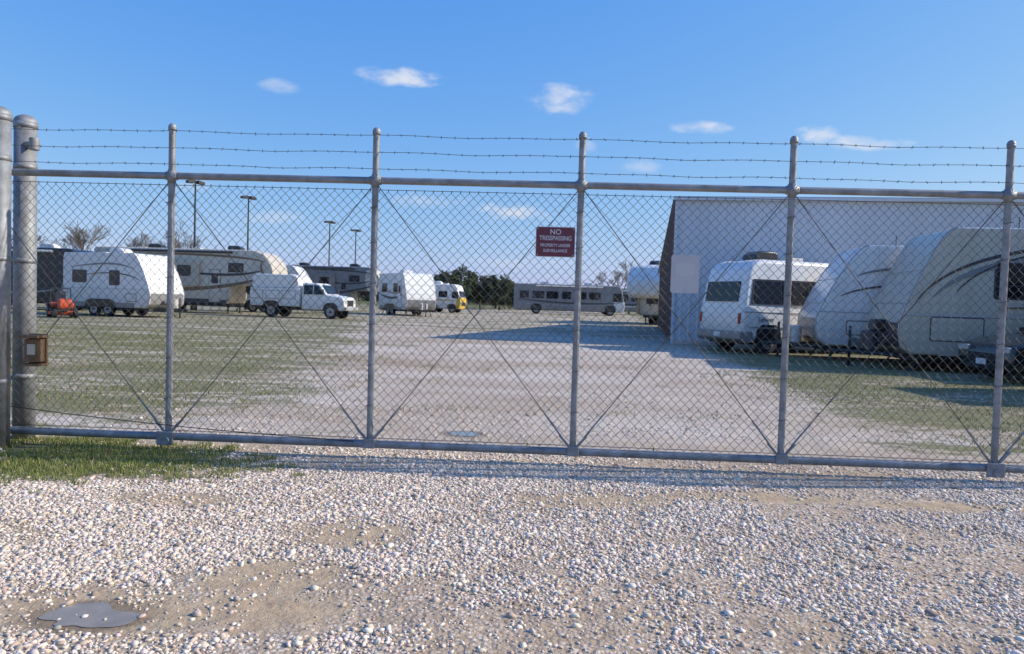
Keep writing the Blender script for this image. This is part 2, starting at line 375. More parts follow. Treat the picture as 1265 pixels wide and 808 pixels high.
clouds=[(-.160,.294,.062,.016,.95),(.058,.268,.050,.024,.85),(.247,.238,.046,.012,.75),(.405,.232,.032,.016,.9),(.46,.224,.075,.012,.8),(-.32,.277,.035,.013,.4),
 (.09,.208,.018,.014,.4),(.167,.183,.03,.012,.35),(-.005,.118,.07,.014,.75),(-.116,.130,.07,.013,.4),(-.33,.10,.06,.011,.35),(.0,.05,.10,.01,.25),(-.45,.14,.05,.01,.25)]
tot=None
for cx,cz,rx,rz,amp in clouds:
    dx=M(nt,'DIVIDE',M(nt,'SUBTRACT',px,cx),rx); dz=M(nt,'DIVIDE',M(nt,'SUBTRACT',pz,cz),rz)
    r2=M(nt,'ADD',M(nt,'MULTIPLY',dx,dx),M(nt,'MULTIPLY',dz,dz))
    d=M(nt,'ADD',M(nt,'SUBTRACT',.85,r2),nn)
    dd=M(nt,'MULTIPLY',sstep(nt,d,-.1,1.6),amp)
    tot=dd if tot is None else M(nt,'MAXIMUM',tot,dd)
tot=M(nt,'MULTIPLY',tot,M(nt,'GREATER_THAN',sp.outputs['Y'],.06))
sc_=N.new('ShaderNodeSeparateColor'); Lk.new(sky.outputs[0],sc_.inputs[0]); cc_=N.new('ShaderNodeCombineColor')
for i,(g,k) in enumerate(((1.12,.98),(.66,.85),(.16,.95))):
    v=M(nt,'POWER',M(nt,'MULTIPLY',sc_.outputs[i],S),g); Lk.new(M(nt,'MULTIPLY',v,k/S),cc_.inputs[i])
mx=N.new('ShaderNodeMix'); mx.data_type='RGBA'; Lk.new(tot,mx.inputs['Factor']); Lk.new(cc_.outputs[0],mx.inputs[6])
mx.inputs[7].default_value=(.84/S,.85/S,.90/S,1)
Lk.new(mx.outputs[2],bg.inputs['Color']); Lk.new(bg.outputs[0],out.inputs[0])
sd=bpy.data.lights.new('sun','SUN'); sd.energy=5.0; sd.angle=rad(.5); sd.color=(1,.94,.83)
so=bpy.data.objects.new('sun',sd); col.objects.link(so)
ce=math.cos(rad(SUN_EL)); dirv=Vector((-SX*ce,-SY*ce,-math.sin(rad(SUN_EL))))
so.rotation_euler=dirv.to_track_quat('-Z','Y').to_euler(); so.location=(30,5,20)

# ------------------------------------------------------------ ground
m,nt,b=new_mat('gravel_lot'); N=nt.nodes; Lk=nt.links
tc=N.new('ShaderNodeTexCoord'); O=tc.outputs['Object']
sp=N.new('ShaderNodeSeparateXYZ'); Lk.new(O,sp.inputs[0]); X,Y=sp.outputs['X'],sp.outputs['Y']
def noise(scale,detail=6,rough=.6,vec=O,dist=0):
    n=N.new('ShaderNodeTexNoise'); n.inputs['Scale'].default_value=scale; n.inputs['Detail'].default_value=detail; n.inputs['Roughness'].default_value=rough; n.inputs['Distortion'].default_value=dist
    Lk.new(vec,n.inputs['Vector']); return n.outputs['Fac']
def ramp(f,stops):
    r=N.new('ShaderNodeValToRGB'); Lk.new(f,r.inputs[0]); e=r.color_ramp.elements
    while len(e)<len(stops): e.new(.5)
    for i,(p,c) in enumerate(stops): e[i].position=p; e[i].color=(*c,1)
    return r.outputs[0]
def mix(f,a,b_,blend='MIX'):
    n=N.new('ShaderNodeMix'); n.data_type='RGBA'; n.blend_type=blend
    if isinstance(f,(int,float)): n.inputs['Factor'].default_value=f
    else: Lk.new(f,n.inputs['Factor'])
    for i,v in ((6,a),(7,b_)):
        if isinstance(v,tuple): n.inputs[i].default_value=(*v,1)
        else: Lk.new(v,n.inputs[i])
    return n.outputs[2]
vo=N.new('ShaderNodeTexVoronoi'); vo.inputs['Scale'].default_value=44; Lk.new(O,vo.inputs['Vector'])
sv=N.new('ShaderNodeSeparateColor'); Lk.new(vo.outputs['Color'],sv.inputs[0])
stone=ramp(sv.outputs[0],[(0,(.38,.29,.21)),(.45,(.56,.455,.35)),(1,(.78,.68,.565))])
gap=sstep(nt,vo.outputs['Distance'],.35,.62)
soil=ramp(noise(7,8,.7),[(.3,(.33,.235,.15)),(.7,(.48,.36,.25))])
grav=mix(gap,stone,soil)
mp=N.new('ShaderNodeMapping'); mp.inputs['Scale'].default_value=(.35,1.0,1); Lk.new(O,mp.inputs[0])
big=noise(.35,6,.6,mp.outputs[0]); med=noise(1.6,6,.65)
streak=noise(.9,7,.65,mp.outputs[0],.5)
sf=M(nt,'MULTIPLY',sstep(nt,M(nt,'ADD',M(nt,'MULTIPLY',streak,.7),M(nt,'MULTIPLY',med,.3)),.46,.60),.9)
base=mix(sf,grav,soil)
# inside the lot: pale compacted gravel, in wide bands, with darker trodden dirt between
bandf=M(nt,'ADD',M(nt,'MULTIPLY',big,.5),M(nt,'MULTIPLY',noise(.55,9,.72,mp.outputs[0],.8),.5))
lotc=ramp(bandf,[(.40,(.36,.27,.185)),(.49,(.52,.435,.345)),(.58,(.72,.64,.555))])
lotc=mix(.42,lotc,grav)
base=mix(sstep(nt,Y,6.0,7.6),base,lotc)
gcol=ramp(noise(14,7,.75),[(.3,(.075,.085,.025)),(.5,(.145,.145,.05)),(.7,(.27,.225,.115))])
left=M(nt,'MULTIPLY',sstep(nt,M(nt,'ADD',M(nt,'MULTIPLY',X,-1),M(nt,'MULTIPLY',Y,-.14)),-2.2,3.6),sstep(nt,Y,6.0,7.6))
farr=sstep(nt,Y,17,36)
right=M(nt,'MULTIPLY',sstep(nt,M(nt,'SUBTRACT',X,M(nt,'MULTIPLY',Y,.12)),1.2,4.0),sstep(nt,Y,6.2,7.4))
vfar=sstep(nt,Y,85,130)
sideL=sstep(nt,M(nt,'ABSOLUTE',X),45,70)
cov=M(nt,'MAXIMUM',M(nt,'MAXIMUM',M(nt,'MULTIPLY',left,.62),M(nt,'MULTIPLY',farr,.52)),M(nt,'MULTIPLY',right,.66))
cov=M(nt,'MAXIMUM',cov,M(nt,'MAXIMUM',vfar,sideL))
gx=M(nt,'SUBTRACT',X,-4.6); gy=M(nt,'SUBTRACT',Y,6.0)
gl=M(nt,'SUBTRACT',1.0,M(nt,'ADD',M(nt,'POWER',M(nt,'DIVIDE',M(nt,'ABSOLUTE',gx),2.7),2),M(nt,'POWER',M(nt,'DIVIDE',M(nt,'ABSOLUTE',gy),1.05),2)))
cov=M(nt,'MAXIMUM',cov,M(nt,'MULTIPLY',sstep(nt,gl,-.2,.8),.8))
gn=M(nt,'ADD',M(nt,'MULTIPLY',noise(.9,9,.75,mp.outputs[0],.6),.65),M(nt,'MULTIPLY',noise(6,7,.75),.35))
gn=M(nt,'ADD',M(nt,'MULTIPLY',M(nt,'SUBTRACT',gn,.5),2.4),.5)
gf=sstep(nt,M(nt,'SUBTRACT',M(nt,'ADD',gn,cov),1.0),-.08,.14)
gf=M(nt,'MULTIPLY',gf,M(nt,'ADD',.62,M(nt,'MULTIPLY',cov,.38)))
base=mix(gf,base,gcol)
def ell(cx,cy,rx,ry):
    a=M(nt,'DIVIDE',M(nt,'SUBTRACT',X,cx),rx); c=M(nt,'DIVIDE',M(nt,'SUBTRACT',Y,cy),ry)
    return M(nt,'SUBTRACT',1.0,M(nt,'ADD',M(nt,'MULTIPLY',a,a),M(nt,'MULTIPLY',c,c)))
SAND=[(-1.14,3.58,.36,.30),(-1.70,3.15,.52,.28),(-1.10,3.2,.45,.25),(.6,5.15,.6,.20),(1.7,5.4,.9,.16),(-2.2,4.9,.5,.15),(3.2,5.3,.8,.12),(-.9,4.3,.35,.25)]
sm=None
for e in SAND:
    v=ell(*e); sm=v if sm is None else M(nt,'MAXIMUM',sm,v)
sm=sstep(nt,M(nt,'ADD',sm,M(nt,'MULTIPLY',M(nt,'SUBTRACT',noise(6,6,.7),.5),2.6)),-.4,.9)
wet=ramp(noise(12,7,.7),[(.3,(.36,.25,.145)),(.7,(.54,.41,.265))])
base=mix(sm,base,wet)
pw=sstep(nt,M(nt,'ADD',M(nt,'MAXIMUM',ell(-1.76,3.10,.30,.19),ell(-.46,7.6,.28,.22)),M(nt,'MULTIPLY',M(nt,'SUBTRACT',noise(9,5,.6),.5),1.2)),-.1,.5)
base=mix(M(nt,'MULTIPLY',pw,.75),base,(.19,.135,.085))
Lk.new(base,b.inputs['Base Color']); Lk.new(M(nt,'SUBTRACT',.9,M(nt,'MULTIPLY',pw,.35)),b.inputs['Roughness']); b.inputs['Specular IOR Level'].default_value=.2
hgt=M(nt,'ADD',M(nt,'MULTIPLY',M(nt,'SUBTRACT',1,vo.outputs['Distance']),M(nt,'SUBTRACT',1.0,M(nt,'MAXIMUM',sm,gf))),M(nt,'MULTIPLY',noise(60,5,.7),.5))
bp=N.new('ShaderNodeBump'); bp.inputs['Strength'].default_value=.6; bp.inputs['Distance'].default_value=.012; Lk.new(hgt,bp.inputs['Height'])
bp2=N.new('ShaderNodeBump'); bp2.inputs['Strength'].default_value=.6; bp2.inputs['Distance'].default_value=.10; Lk.new(noise(2.2,6,.65),bp2.inputs['Height']); Lk.new(bp2.outputs[0],bp.inputs['Normal'])
Lk.new(bp.outputs[0],b.inputs['Normal'])
xs=np.array([-2500,-600,-150,-40,-10,10,40,150,600,2500.]); ys=np.array([-400,-60,-10,0,10,30,80,200,700,3500.])
V=[(x,y,0) for y in ys for x in xs]; F=[(j*10+i,j*10+i+1,(j+1)*10+i+1,(j+1)*10+i) for j in range(9) for i in range(9)]
mesh_np('ground',V,F,m)

water=mat('puddle_water',(0.30,0.245,0.18),0.05,0,0.25,7,0.02,25,spec=.6)
def puddle(cx,cy,rx,ry,seed):
    r=random.Random(seed); n=72; ph=[r.random()*6.28 for _ in range(9)]
    V=[(cx,cy,.003)]
    for i in range(n):
        a=2*math.pi*i/n; k=1+sum(.22/(j+1.3)*math.sin((j+2)*a+ph[j]) for j in range(9))
        V.append((cx+rx*k*math.cos(a),cy+ry*k*math.sin(a),.003))
    F=[(0,1+i,1+(i+1)%n) for i in range(n)]
    mesh_np('puddle',V,F,water)
puddle(-1.76,3.10,.19,.115,9); puddle(-.46,7.6,.17,.12,5)

phi=(1+5**.5)/2
ico=np.array([(-1,phi,0),(1,phi,0),(-1,-phi,0),(1,-phi,0),(0,-1,phi),(0,1,phi),(0,-1,-phi),(0,1,-phi),(phi,0,-1),(phi,0,1),(-phi,0,-1),(-phi,0,1)],float); ico/=np.linalg.norm(ico[0])
icf=np.array([(0,11,5),(0,5,1),(0,1,7),(0,7,10),(0,10,11),(1,5,9),(5,11,4),(11,10,2),(10,7,6),(7,1,8),(3,9,4),(3,4,2),(3,2,6),(3,6,8),(3,8,9),(4,9,5),(2,4,11),(6,2,10),(8,6,7),(9,8,1)])
def stones(name,P,size,mm):
    n=len(P)
    A=rng.normal(size=(n,4)); A/=np.linalg.norm(A,axis=1,keepdims=True); a,b_,c,d=A.T
    R=np.stack([1-2*(c*c+d*d),2*(b_*c-a*d),2*(b_*d+a*c),2*(b_*c+a*d),1-2*(b_*b_+d*d),2*(c*d-a*b_),2*(b_*d-a*c),2*(c*d+a*b_),1-2*(b_*b_+c*c)],1).reshape(n,3,3)
    sc=size[:,None]*rng.uniform(.45,1.3,(n,3))
    V=ico[None]*sc[:,None,:]*rng.uniform(.6,1.3,(n,12,1))
    V=np.einsum('nij,nkj->nki',R,V); V[:,:,2]*=.6
    V=V+P[:,None,:]
    t=rng.random(n)[:,None]; c0=np.array([.48,.36,.26]);c1=np.array([.84,.725,.60])
    C=c0+(c1-c0)*t**.8; dk=rng.random(n)<.10; C[dk]*=.55; C*=rng.uniform(.94,1.05,(n,3)); C=np.minimum(C,.86)
    C=np.repeat(C[:,None,:],12,1)
    F=icf[None]+(np.arange(n)*12)[:,None,None]
    return mesh_np(name,V.reshape(-1,3),F.reshape(-1,3),mm,cols=C.reshape(-1,3))
def vnoise(x,y,s,seed):
    g=np.random.default_rng(seed).random((256,256)); x=x*s+97.3;y=y*s+51.7
    xi=np.floor(x).astype(int);yi=np.floor(y).astype(int);fx=x-xi;fy=y-yi;fx=fx*fx*(3-2*fx);fy=fy*fy*(3-2*fy)
    q=lambda i,j:g[i%256,j%256]
    return q(xi,yi)*(1-fx)*(1-fy)+q(xi+1,yi)*fx*(1-fy)+q(xi,yi+1)*(1-fx)*fy+q(xi+1,yi+1)*fx*fy
stone_m=attr_mat('gravel_stone',.85)
def keep(x,y):
    k=np.full(len(x),1.0); wob=(vnoise(x,y,5,31)-.5)*1.3
    for cx,cy,rx,ry in SAND:
        e=((x-cx)/rx)**2+((y-cy)/ry)**2+wob
        k=np.minimum(k,np.clip((e-.4)/1.3,.08 if cy<4 else .2,1))
    pe=((x+1.76)/.21)**2+((y-3.10)/.125)**2; k=np.where(pe<1,.015,k)
    pe=((x+.46)/.18)**2+((y-7.6)/.13)**2; k=np.where(pe<1,0,k)
    g=((x+4.6)/2.6)**2+((y-6.0)/1.0)**2; k=np.minimum(k,np.clip((g-.45)/.8,.06,1))
    nn=.45*vnoise(x*.5,y,1.3,1)+.35*vnoise(x,y,3.5,2)+.2*vnoise(x,y,9,8)
    k=k*np.clip((nn-.34)/.26,.08,1)
    return rng.random(len(x))<k
n=200000; y=np.sqrt(rng.uniform(2.5**2,6.7**2,n)); x=rng.uniform(-.80,.80,n)*y
k=keep(x,y); x=x[k];y=y[k]
size=np.clip(rng.lognormal(math.log(.0086),.42,len(x)),.0035,.023)
stones('gravel',np.stack([x,y,size*.15],1),size,stone_m)
n=80000; y=np.sqrt(rng.uniform(6.7**2,17**2,n)); x=rng.uniform(-.74,.74,n)*y
cv=np.clip(((-x-.14*y)+2.0)/6,0,1)*.9+np.clip((x-.12*y-1.4)/3,0,1)*.9
k=keep(x,y)&(rng.random(len(x))>cv)&(vnoise(x*.35,y,1.0,41)>.42); x=x[k];y=y[k]
size=np.clip(rng.lognormal(math.log(.011),.38,len(x)),.005,.024)
stones('gravel',np.stack([x,y,size*.15],1),size,stone_m)

grass_m=attr_mat('grass_blade',.7)
def grass(name,x,y,h,wd,dry):
    n=len(x); a=rng.uniform(0,6.28,n); lean=rng.uniform(.1,.7,n)*h; la=rng.uniform(0,6.28,n)
    P=np.stack([x,y,np.zeros(n)],1); t=np.stack([np.cos(a),np.sin(a),np.zeros(n)],1)*wd[:,None]/2
    mid=P+np.stack([np.cos(la)*lean*.35,np.sin(la)*lean*.35,h*.55],1); tip=P+np.stack([np.cos(la)*lean,np.sin(la)*lean,h*.95],1)
    V=np.stack([P-t,P+t,mid+t*.7,mid-t*.7,tip],1); base=(np.arange(n)*5)[:,None]
    F=np.concatenate([base+np.array([[0,1,2]]),base+np.array([[0,2,3]]),base+np.array([[3,2,4]])],1).reshape(-1,3)
    r=rng.random(n)[:,None]; g0=np.array([.10,.14,.025]);g1=np.array([.22,.26,.06]);dr=np.array([.38,.31,.16])
    C=g0+(g1-g0)*r; C=np.where((rng.random(n)<dry)[:,None],dr*rng.uniform(.6,1.1,(n,1)),C)
    mesh_np(name,V.reshape(-1,3),F,grass_m,cols=np.repeat(C[:,None],5,1).reshape(-1,3))
n=75000; x=rng.uniform(-6.8,-1.2,n); y=rng.uniform(4.7,7.2,n)
e=((x+4.7)/2.9)**2+((y-6.0)/1.1)**2; v=.5*vnoise(x,y,2,3)+.5*vnoise(x,y,7,4)
k=(v>.26+.42*np.clip(e,0,1.6)**1.2); x=x[k];y=y[k]; n=len(x)
grass('grass',x,y,rng.uniform(.012,.05,n),rng.uniform(.003,.006,n),.18)
n=120000; y=np.sqrt(rng.uniform(6.7**2,26**2,n)); x=rng.uniform(-.75,.75,n)*y
cv=np.maximum(np.clip(((-x-.14*y)+1.5)/5,0,1),np.clip((x-.12*y-1.6)/3,0,1))
v=.5*vnoise(x*.4,y,.9,5)+.5*vnoise(x,y,2.6,6)
k=(v+.38*cv>.80)&~((y>21.5)&(x>5)); x=x[k];y=y[k]; n=len(x)
grass('grass',x,y,rng.uniform(.015,.055,n),rng.uniform(.005,.011,n),.4)

# ------------------------------------------------------------ gate
Y0,SL=6.32,-.043
GY=lambda X:Y0+SL*X
ang=math.atan(SL); ca=math.cos(ang)
gate=empty('sliding_chain_link_gate',(0,Y0,0),ang)
ZT,ZB=2.385,.115
GX0,GX1=-5.0,6.2
posts=[v/ca for v in (-2.985,-1.205,.55,2.305,4.065,5.82)]
tubes('top_rail',[(GX0,0,ZT)],[(GX1,0,ZT)],.030,galv,n=18,parent=gate)
tubes('bottom_rail',[(GX0,0,ZB)],[(GX1,0,ZB)],.034,galv,n=18,parent=gate)
for i,pxx in enumerate(posts):
    tubes('post',[(pxx,0,ZB)],[(pxx,0,2.80)],.028,galv,n=18,parent=gate)
    dome('post_cap',(pxx,0,2.80),.034,galv,gate,1.1)
    cyl('cap_collar',(pxx,0,2.775),(pxx,0,2.80),.034,galv,gate,18)
    cyl('rail_clamp',(pxx-.05,0,ZT),(pxx+.05,0,ZT),.037,galv,gate,18)
    cyl('post_clamp',(pxx,0,ZT-.06),(pxx,0,ZT+.05),.035,galv,gate,18)
    if i in (0,4): box('roller_plate',(pxx-.01,-.045,ZB-.01),(.15,.02,.12),galv,gate,.01); cyl('roller',(pxx,-.07,ZB-.03),(pxx,-.03,ZB-.03),.035,galv,gate,14)
    else: box('base_plate',(pxx,-.04,ZB+.01),(.10,.012,.085),galv,gate,.008)
    for z in (.45,.8,1.15,1.5,1.85,2.15):
        tubes('tie_wire',[(pxx-.034,-.034,z),(pxx-.034,.02,z)],[(pxx+.034,-.034,z+.012),(pxx-.034,-.034,z)],.0028,wirem,parent=gate)
    for s in (-1,1): tubes('truss_bracket',[(pxx+s*.02,-.012,ZB+.03)],[(pxx+s*.115,-.012,ZB+.14)],.011,galv,n=8,parent=gate)
P1=[];P2=[]; Q1=[];Q2=[]
ends=[posts[0]-1.80]+posts
for a,b_ in zip(ends[:-1],ends[1:]):
    for (z0,z1,yo) in ((ZB+.04,ZT-.05,.012),(ZT-.05,ZB+.04,-.012)):
        A=Vector((a+.03,yo,z0));B=Vector((b_-.03,yo,z1)); P1.append(A);P2.append(B)
        low=A if z0<z1 else B; hi=B if z0<z1 else A
        Q1.append(low.lerp(hi,.04));Q2.append(low.lerp(hi,.13))
tubes('brace_rods',P1,P2,.0040,dwire,n=6,parent=gate)
tubes('turnbuckles',Q1,Q2,.008,galv,n=8,parent=gate)
wd=.0385; hh=.0405; z0=.15; rows=int((ZT-.055-z0)/hh); cols_=int((GX1-.05+4.75)/wd)
P1=[];P2=[]
for i in range(cols_):
    x0=-4.75+i*wd; ph=i%2
    prev=None
    for j in range(rows+1):
        r=(j+ph)%2; xx=x0+(wd+.0015 if r else -.0015)
        zz=z0+j*hh; xx+=.006*math.sin(zz*3.1+x0*.9)
        yy=-.006+(.0028 if r else -.0028)*(1 if j%2 else -1)+.006*math.sin(x0*2.3+zz*1.7)
        cur=(xx,yy,zz+.004*math.sin(x0*1.7))
        if prev: P1.append(prev);P2.append(cur)
        prev=cur
    P1.append(prev);P2.append((prev[0]+.004,prev[1],prev[2]+.018))
tubes('chain_link_mesh',P1,P2,.0019,wirem,n=4,parent=gate)
tubes('tension_wires',[(-4.7,-.008,ZT-.08),(-4.7,-.008,.17)],[(GX1,-.008,ZT-.08),(GX1,-.008,.17)],.0028,wirem,parent=gate)
for k,z in enumerate((2.485,2.625,2.768)):
    P1=[];P2=[]; x=GX0; prev=None
    while x<GX1:
        seg=min([abs(x-p) for p in posts]); zz=z-.012*min(1,seg/.9)+.003*math.sin(x*7+k)
        cur=Vector((x,-.02+.003*math.sin(x*9),zz))
        if prev: P1.append(prev);P2.append(cur)
        prev=cur; x+=.06
    tubes('barbed_wire',P1,P2,.0024,dwire,n=5,parent=gate)
    B1=[];B2=[]; x=GX0+.05*k
    while x<GX1:
        seg=min([abs(x-p) for p in posts]); zz=z-.012*min(1,seg/.9)+.003*math.sin(x*7+k)
        for _ in range(2):
            a=random.uniform(-.9,.9)+math.pi/2; d=Vector((math.cos(a)*.012,random.uniform(-.010,.010),math.sin(a)*.012)); c=Vector((x+random.uniform(-.006,.006),-.02,zz))
            B1.append(c-d);B2.append(c+d)
        B1.append(Vector((x-.008,-.02,zz)));B2.append(Vector((x+.008,-.02,zz)))
        x+=.115
    tubes('barbs',B1,B2,.0018,dwire,n=4,parent=gate)
P=[(-4.7+i*.12,-.03,.36-.22*(i/28)-.03*math.sin(i/28*math.pi)) for i in range(29)]
tubes('cable',P[:-1],P[1:],.004,black,n=5,parent=gate)

for (px_,py_,zt,r) in ((-4.40,6.33,2.84,.088),(-4.46,6.76,2.87,.092)):
    g=empty('steel_guide_post',(px_,py_,0))
    cyl('pipe',(0,0,0),(0,0,zt),r,galv,g,36); dome('cap',(0,0,zt),r+.006,galv,g,.75); cyl('cap_band',(0,0,zt-.05),(0,0,zt),r+.006,galv,g,36)
    for z in (.55,1.6,2.45): cyl('strap',(0,0,z),(0,0,z+.045),r+.004,galv,g,36)
    if py_>6.6:
        cyl('roller_arm',(.05,-.06,2.66),(.19,-.14,2.66),.03,galv,g,16); cyl('roller_guide',(.17,-.14,2.60),(.17,-.14,2.71),.042,galv,g,18,bevel=.01)
bx=empty('gate_latch_box',(-4.14,6.44,.84),ang)
box('backboard',(0,.02,0),(.16,.02,.28),wood,bx); box('lid',(0,-.05,.12),(.18,.14,.025),wood,bx,.004)
box('case',(0.01,-.04,.0),(.12,.10,.2),wood,bx,.005); box('label',(.015,-.094,.01),(.07,.006,.09),cream,bx); box('foot_rail',(0,-.04,-.125),(.17,.12,.02),wood,bx)
tubes('bracket',[(-.08,.03,.05),(-.08,.03,-.08)],[(-.25,.25,.05),(-.25,.25,-.08)],.008,galv,parent=bx)

sign_red=mat('sign_maroon',(0.15,0.035,0.05),0.55,0,0.12); sign_w=mat('sign_white',(0.66,0.64,0.64),0.5,0,0.06)
sg=empty('no_trespassing_sign',(.345,GY(.345)-.03,1.90),ang)
prism('panel',rrect(0,0,.335,.256,.015),.004,sign_w,sg); prism('face',rrect(0,0,.324,.245,.012),.004,sign_red,sg,y=-.003)
def text(body,z,size,sx=1):
    c=bpy.data.curves.new('lettering','FONT'); c.body=body; c.size=size; c.align_x='CENTER'; c.align_y='CENTER'; c.extrude=.0008; c.offset=.0003
    c.materials.append(sign_w); o=bpy.data.objects.new('lettering',c); link(o,sg); o.rotation_euler=(rad(90),0,0); o.location=(0,-.0065,z); o.scale=(sx,1,1)
text('NO',.082,.060); text('TRESSPASSING',.030,.054,.78); text('PROPERTY UNDER',-.030,.036,.84); text('SURVEILLANCE',-.075,.036,.84)
for s in (-1,1):
    for t in (-1,1): cyl('bolt',(s*.150,-.004,t*.110),(s*.150,-.010,t*.110),.005,trim,sg,8)
s2=empty('blank_white_sign',(1.44,GY(1.44)-.03,1.66),ang)
prism('panel',rrect(0,0,.235,.32,.018),.004,mat('faded_sign',(.48,.49,.49),.6,0,.08,5),s2)
prism('faded_print',rrect(0,.04,.16,.10,.01),.001,mat('faded_print',(.54,.53,.52),.6,0,.05),s2,y=-.003)
for t in (-1,1): cyl('bolt',(0,-.002,t*.14),(0,-.009,t*.14),.006,trim,s2,8)

# ------------------------------------------------------------ metal building
yw=.17; bl=empty('metal_warehouse',(5.77,26.5,0),-math.atan(yw))
BW,BD,BH,BH2=34,20,5.2,3.3
wallm=mat('painted_corrugated_steel',(.60,.635,.67),.45,.0,.09,.6,streak=True); brown=mat('brown_steel_cladding',(.10,.045,.035),.6,0,.2,2); roofm=mat('metal_roofing',(.55,.56,.57),.45,.4,.08)
def corr(name,length,top0,top1,place,mm):
    V=[];F=[];per=.30;x=0;pts=[]
    while x<length:
        pts+= [(x,0),(x+.20,0),(x+.225,-.022),(x+.275,-.022)]; x+=per
    pts=[p for p in pts if p[0]<length]+[(length,0)]
    for (x,o) in pts:
        t=x/length; V+= [place(x,o,0.0),place(x,o,top0*(1-t)+top1*t)]
    for i in range(len(pts)-1): F.append((2*i,2*i+2,2*i+3,2*i+1))
    pydata(name,V,F,mm,bl)
corr('front_wall',BW,BH,BH,lambda x,o,z:(x,o,z),wallm)
corr('end_wall',BD,BH,BH2,lambda x,o,z:(o,x,z),brown)
corr('far_end_wall',BD,BH,BH2,lambda x,o,z:(BW-o,x,z),wallm)
corr('back_wall',BW,BH2,BH2,lambda x,o,z:(x,BD-o,z),wallm)
pydata('roof',[(-.15,-.18,BH+.04),(BW+.15,-.18,BH+.04),(BW+.15,BD+.15,BH2+.02),(-.15,BD+.15,BH2+.02)],[(0,1,2,3)],roofm,bl)
box('eave_gutter',(BW/2,-.13,BH-.03),(BW+.3,.12,.12),wallm,bl,.02)
box('corner_trim',(-.03,-.04,BH/2-.05),(.10,.09,BH-.1),wallm,bl)
box('base_trim',(BW/2,-.05,.08),(BW,.05,.16),trim,bl)
box('downspout',(11.5,-.1,BH/2-.05),(.1,.08,BH-.1),wallm,bl,.01)

# ------------------------------------------------------------ right-hand trailers (parallel to the building)
hr=math.pi-math.atan(.17)
travel_trailer('travel_trailer',(12.94,17.85),hr,L=7.5,H=3.38,W=2.4,f=.40,body=tanp,style=1,slope=.95)
travel_trailer('travel_trailer',(11.3,20.75),hr,L=5.8,H=3.15,W=2.3,f=.42,body=white,style=2,slope=1.05)
travel_trailer('travel_trailer',(10.4+3.6,12.8),math.pi,L=7.0,H=3.0,W=2.4,f=.45,body=white,style=0)  # unseen, beyond the right frame edge; added to cast shadow strips across the lot
def compact(loc,rz):
    L,H,W,f=4.4,2.85,2.15,.38
    p=empty('camper_van',(loc[0],loc[1],0),rz); h=L/2
    prof=[(-h+.05,f),(h-.25,f),(h-.03,f+.2),(h,f+.55),(h-.04,1.35),(h-.16,2.15),(h-.28,2.55),(h-.45,2.74),(h-.8,H),(-h+.3,H),(-h+.08,H-.15),(-h,H-.6)]
    prism('body',prof,W,white,p,bevel=.14,top_in=.12,zsplit=(1.4,H))
    box('windshield',(h-.09,0,1.86),(.03,1.6,.62),glass,p,.02,rot=(0,-rad(9),0))
    prism('lower_bumper',[(h-.5,f-.05),(h-.1,f-.05),(h+.06,f+.05),(h+.06,f+.28),(h-.4,f+.3)],W+.03,greyp,p,bevel=.04)
    box('plate',(h+.065,0,f+.17),(.01,.32,.13),sign_w,p)
    def sidequad(nm,pr,off,m_,s):
        V=[(a,s*(W/2+off-(.12*(max(0,z-1.4))/(H-1.4))),z) for a,z in pr]; o=pydata(nm,V,[tuple(range(len(pr)))],m_,p); md=o.modifiers.new('s','SOLIDIFY'); md.thickness=.012; md.offset=0
    for s in (-1,1):
        sidequad('window_band',[(h-.30,1.48),(h-.42,2.24),(-h+.75,2.24),(-h+.45,2.1),(-h+.5,1.48)],.012,black,s)
        for (x,wd_) in ((h-.92,1.0),(h-1.98,1.0),(h-2.98,.85)):
            sidequad('side_window',[(x-wd_/2,1.53),(x+wd_/2,1.53),(x+wd_/2-(.08 if x>h-1 else 0),2.19),(x-wd_/2,2.19)],.024,glass,s)
        ribbon('stripe',[(-h+1.9,.85),(-h+.5,1.05),(-h+.35,2.0)],(.02,.12,.03),s*(W/2+.012),maroon,p)
        ribbon('stripe_b',[(h-.3,.80),(0,.70),(-h+.1,1.1)],(.02,.08,.1),s*(W/2+.016),greyp,p)
        tubes('belt',[(h-.1,s*(W/2+.004),1.25)],[(-h+.05,s*(W/2+.004),1.25)],.014,greyp,n=6,parent=p)
        for xx in (h-1.0,-h+.9):
            wheel(p,xx,s*(W/2-.12),.35,.22); prism('wheel_arch',[(xx-.48,f),(xx-.44,.72),(xx-.25,.88),(xx+.25,.88),(xx+.44,.72),(xx+.48,f)],.016,black,p,y=s*(W/2+.006))
        box('tail_light',(h-.0,s*.95,1.05),(.05,.10,.32),redl,p,.02)
    box('chassis',(0,0,f-.05),(L-.6,W*.8,.12),frame,p)
    ac(p,.75,H+.0,black); box('vent',(-.5,0,H+.08),(.5,.5,.14),white,p,.03)
    c=bpy.data.curves.new('badge','FONT'); c.body='Leisure'; c.size=.2; c.extrude=.002; c.materials.append(dgrey)
    o=bpy.data.objects.new('badge',c); link(o,p); o.rotation_euler=(rad(90),0,rad(180)); o.location=(h-.6,W/2+.012,.98)
    return p
hd=math.atan2(-.36,-.93)
compact((6.45+2.15*.93,22.9+2.15*.36),hd)

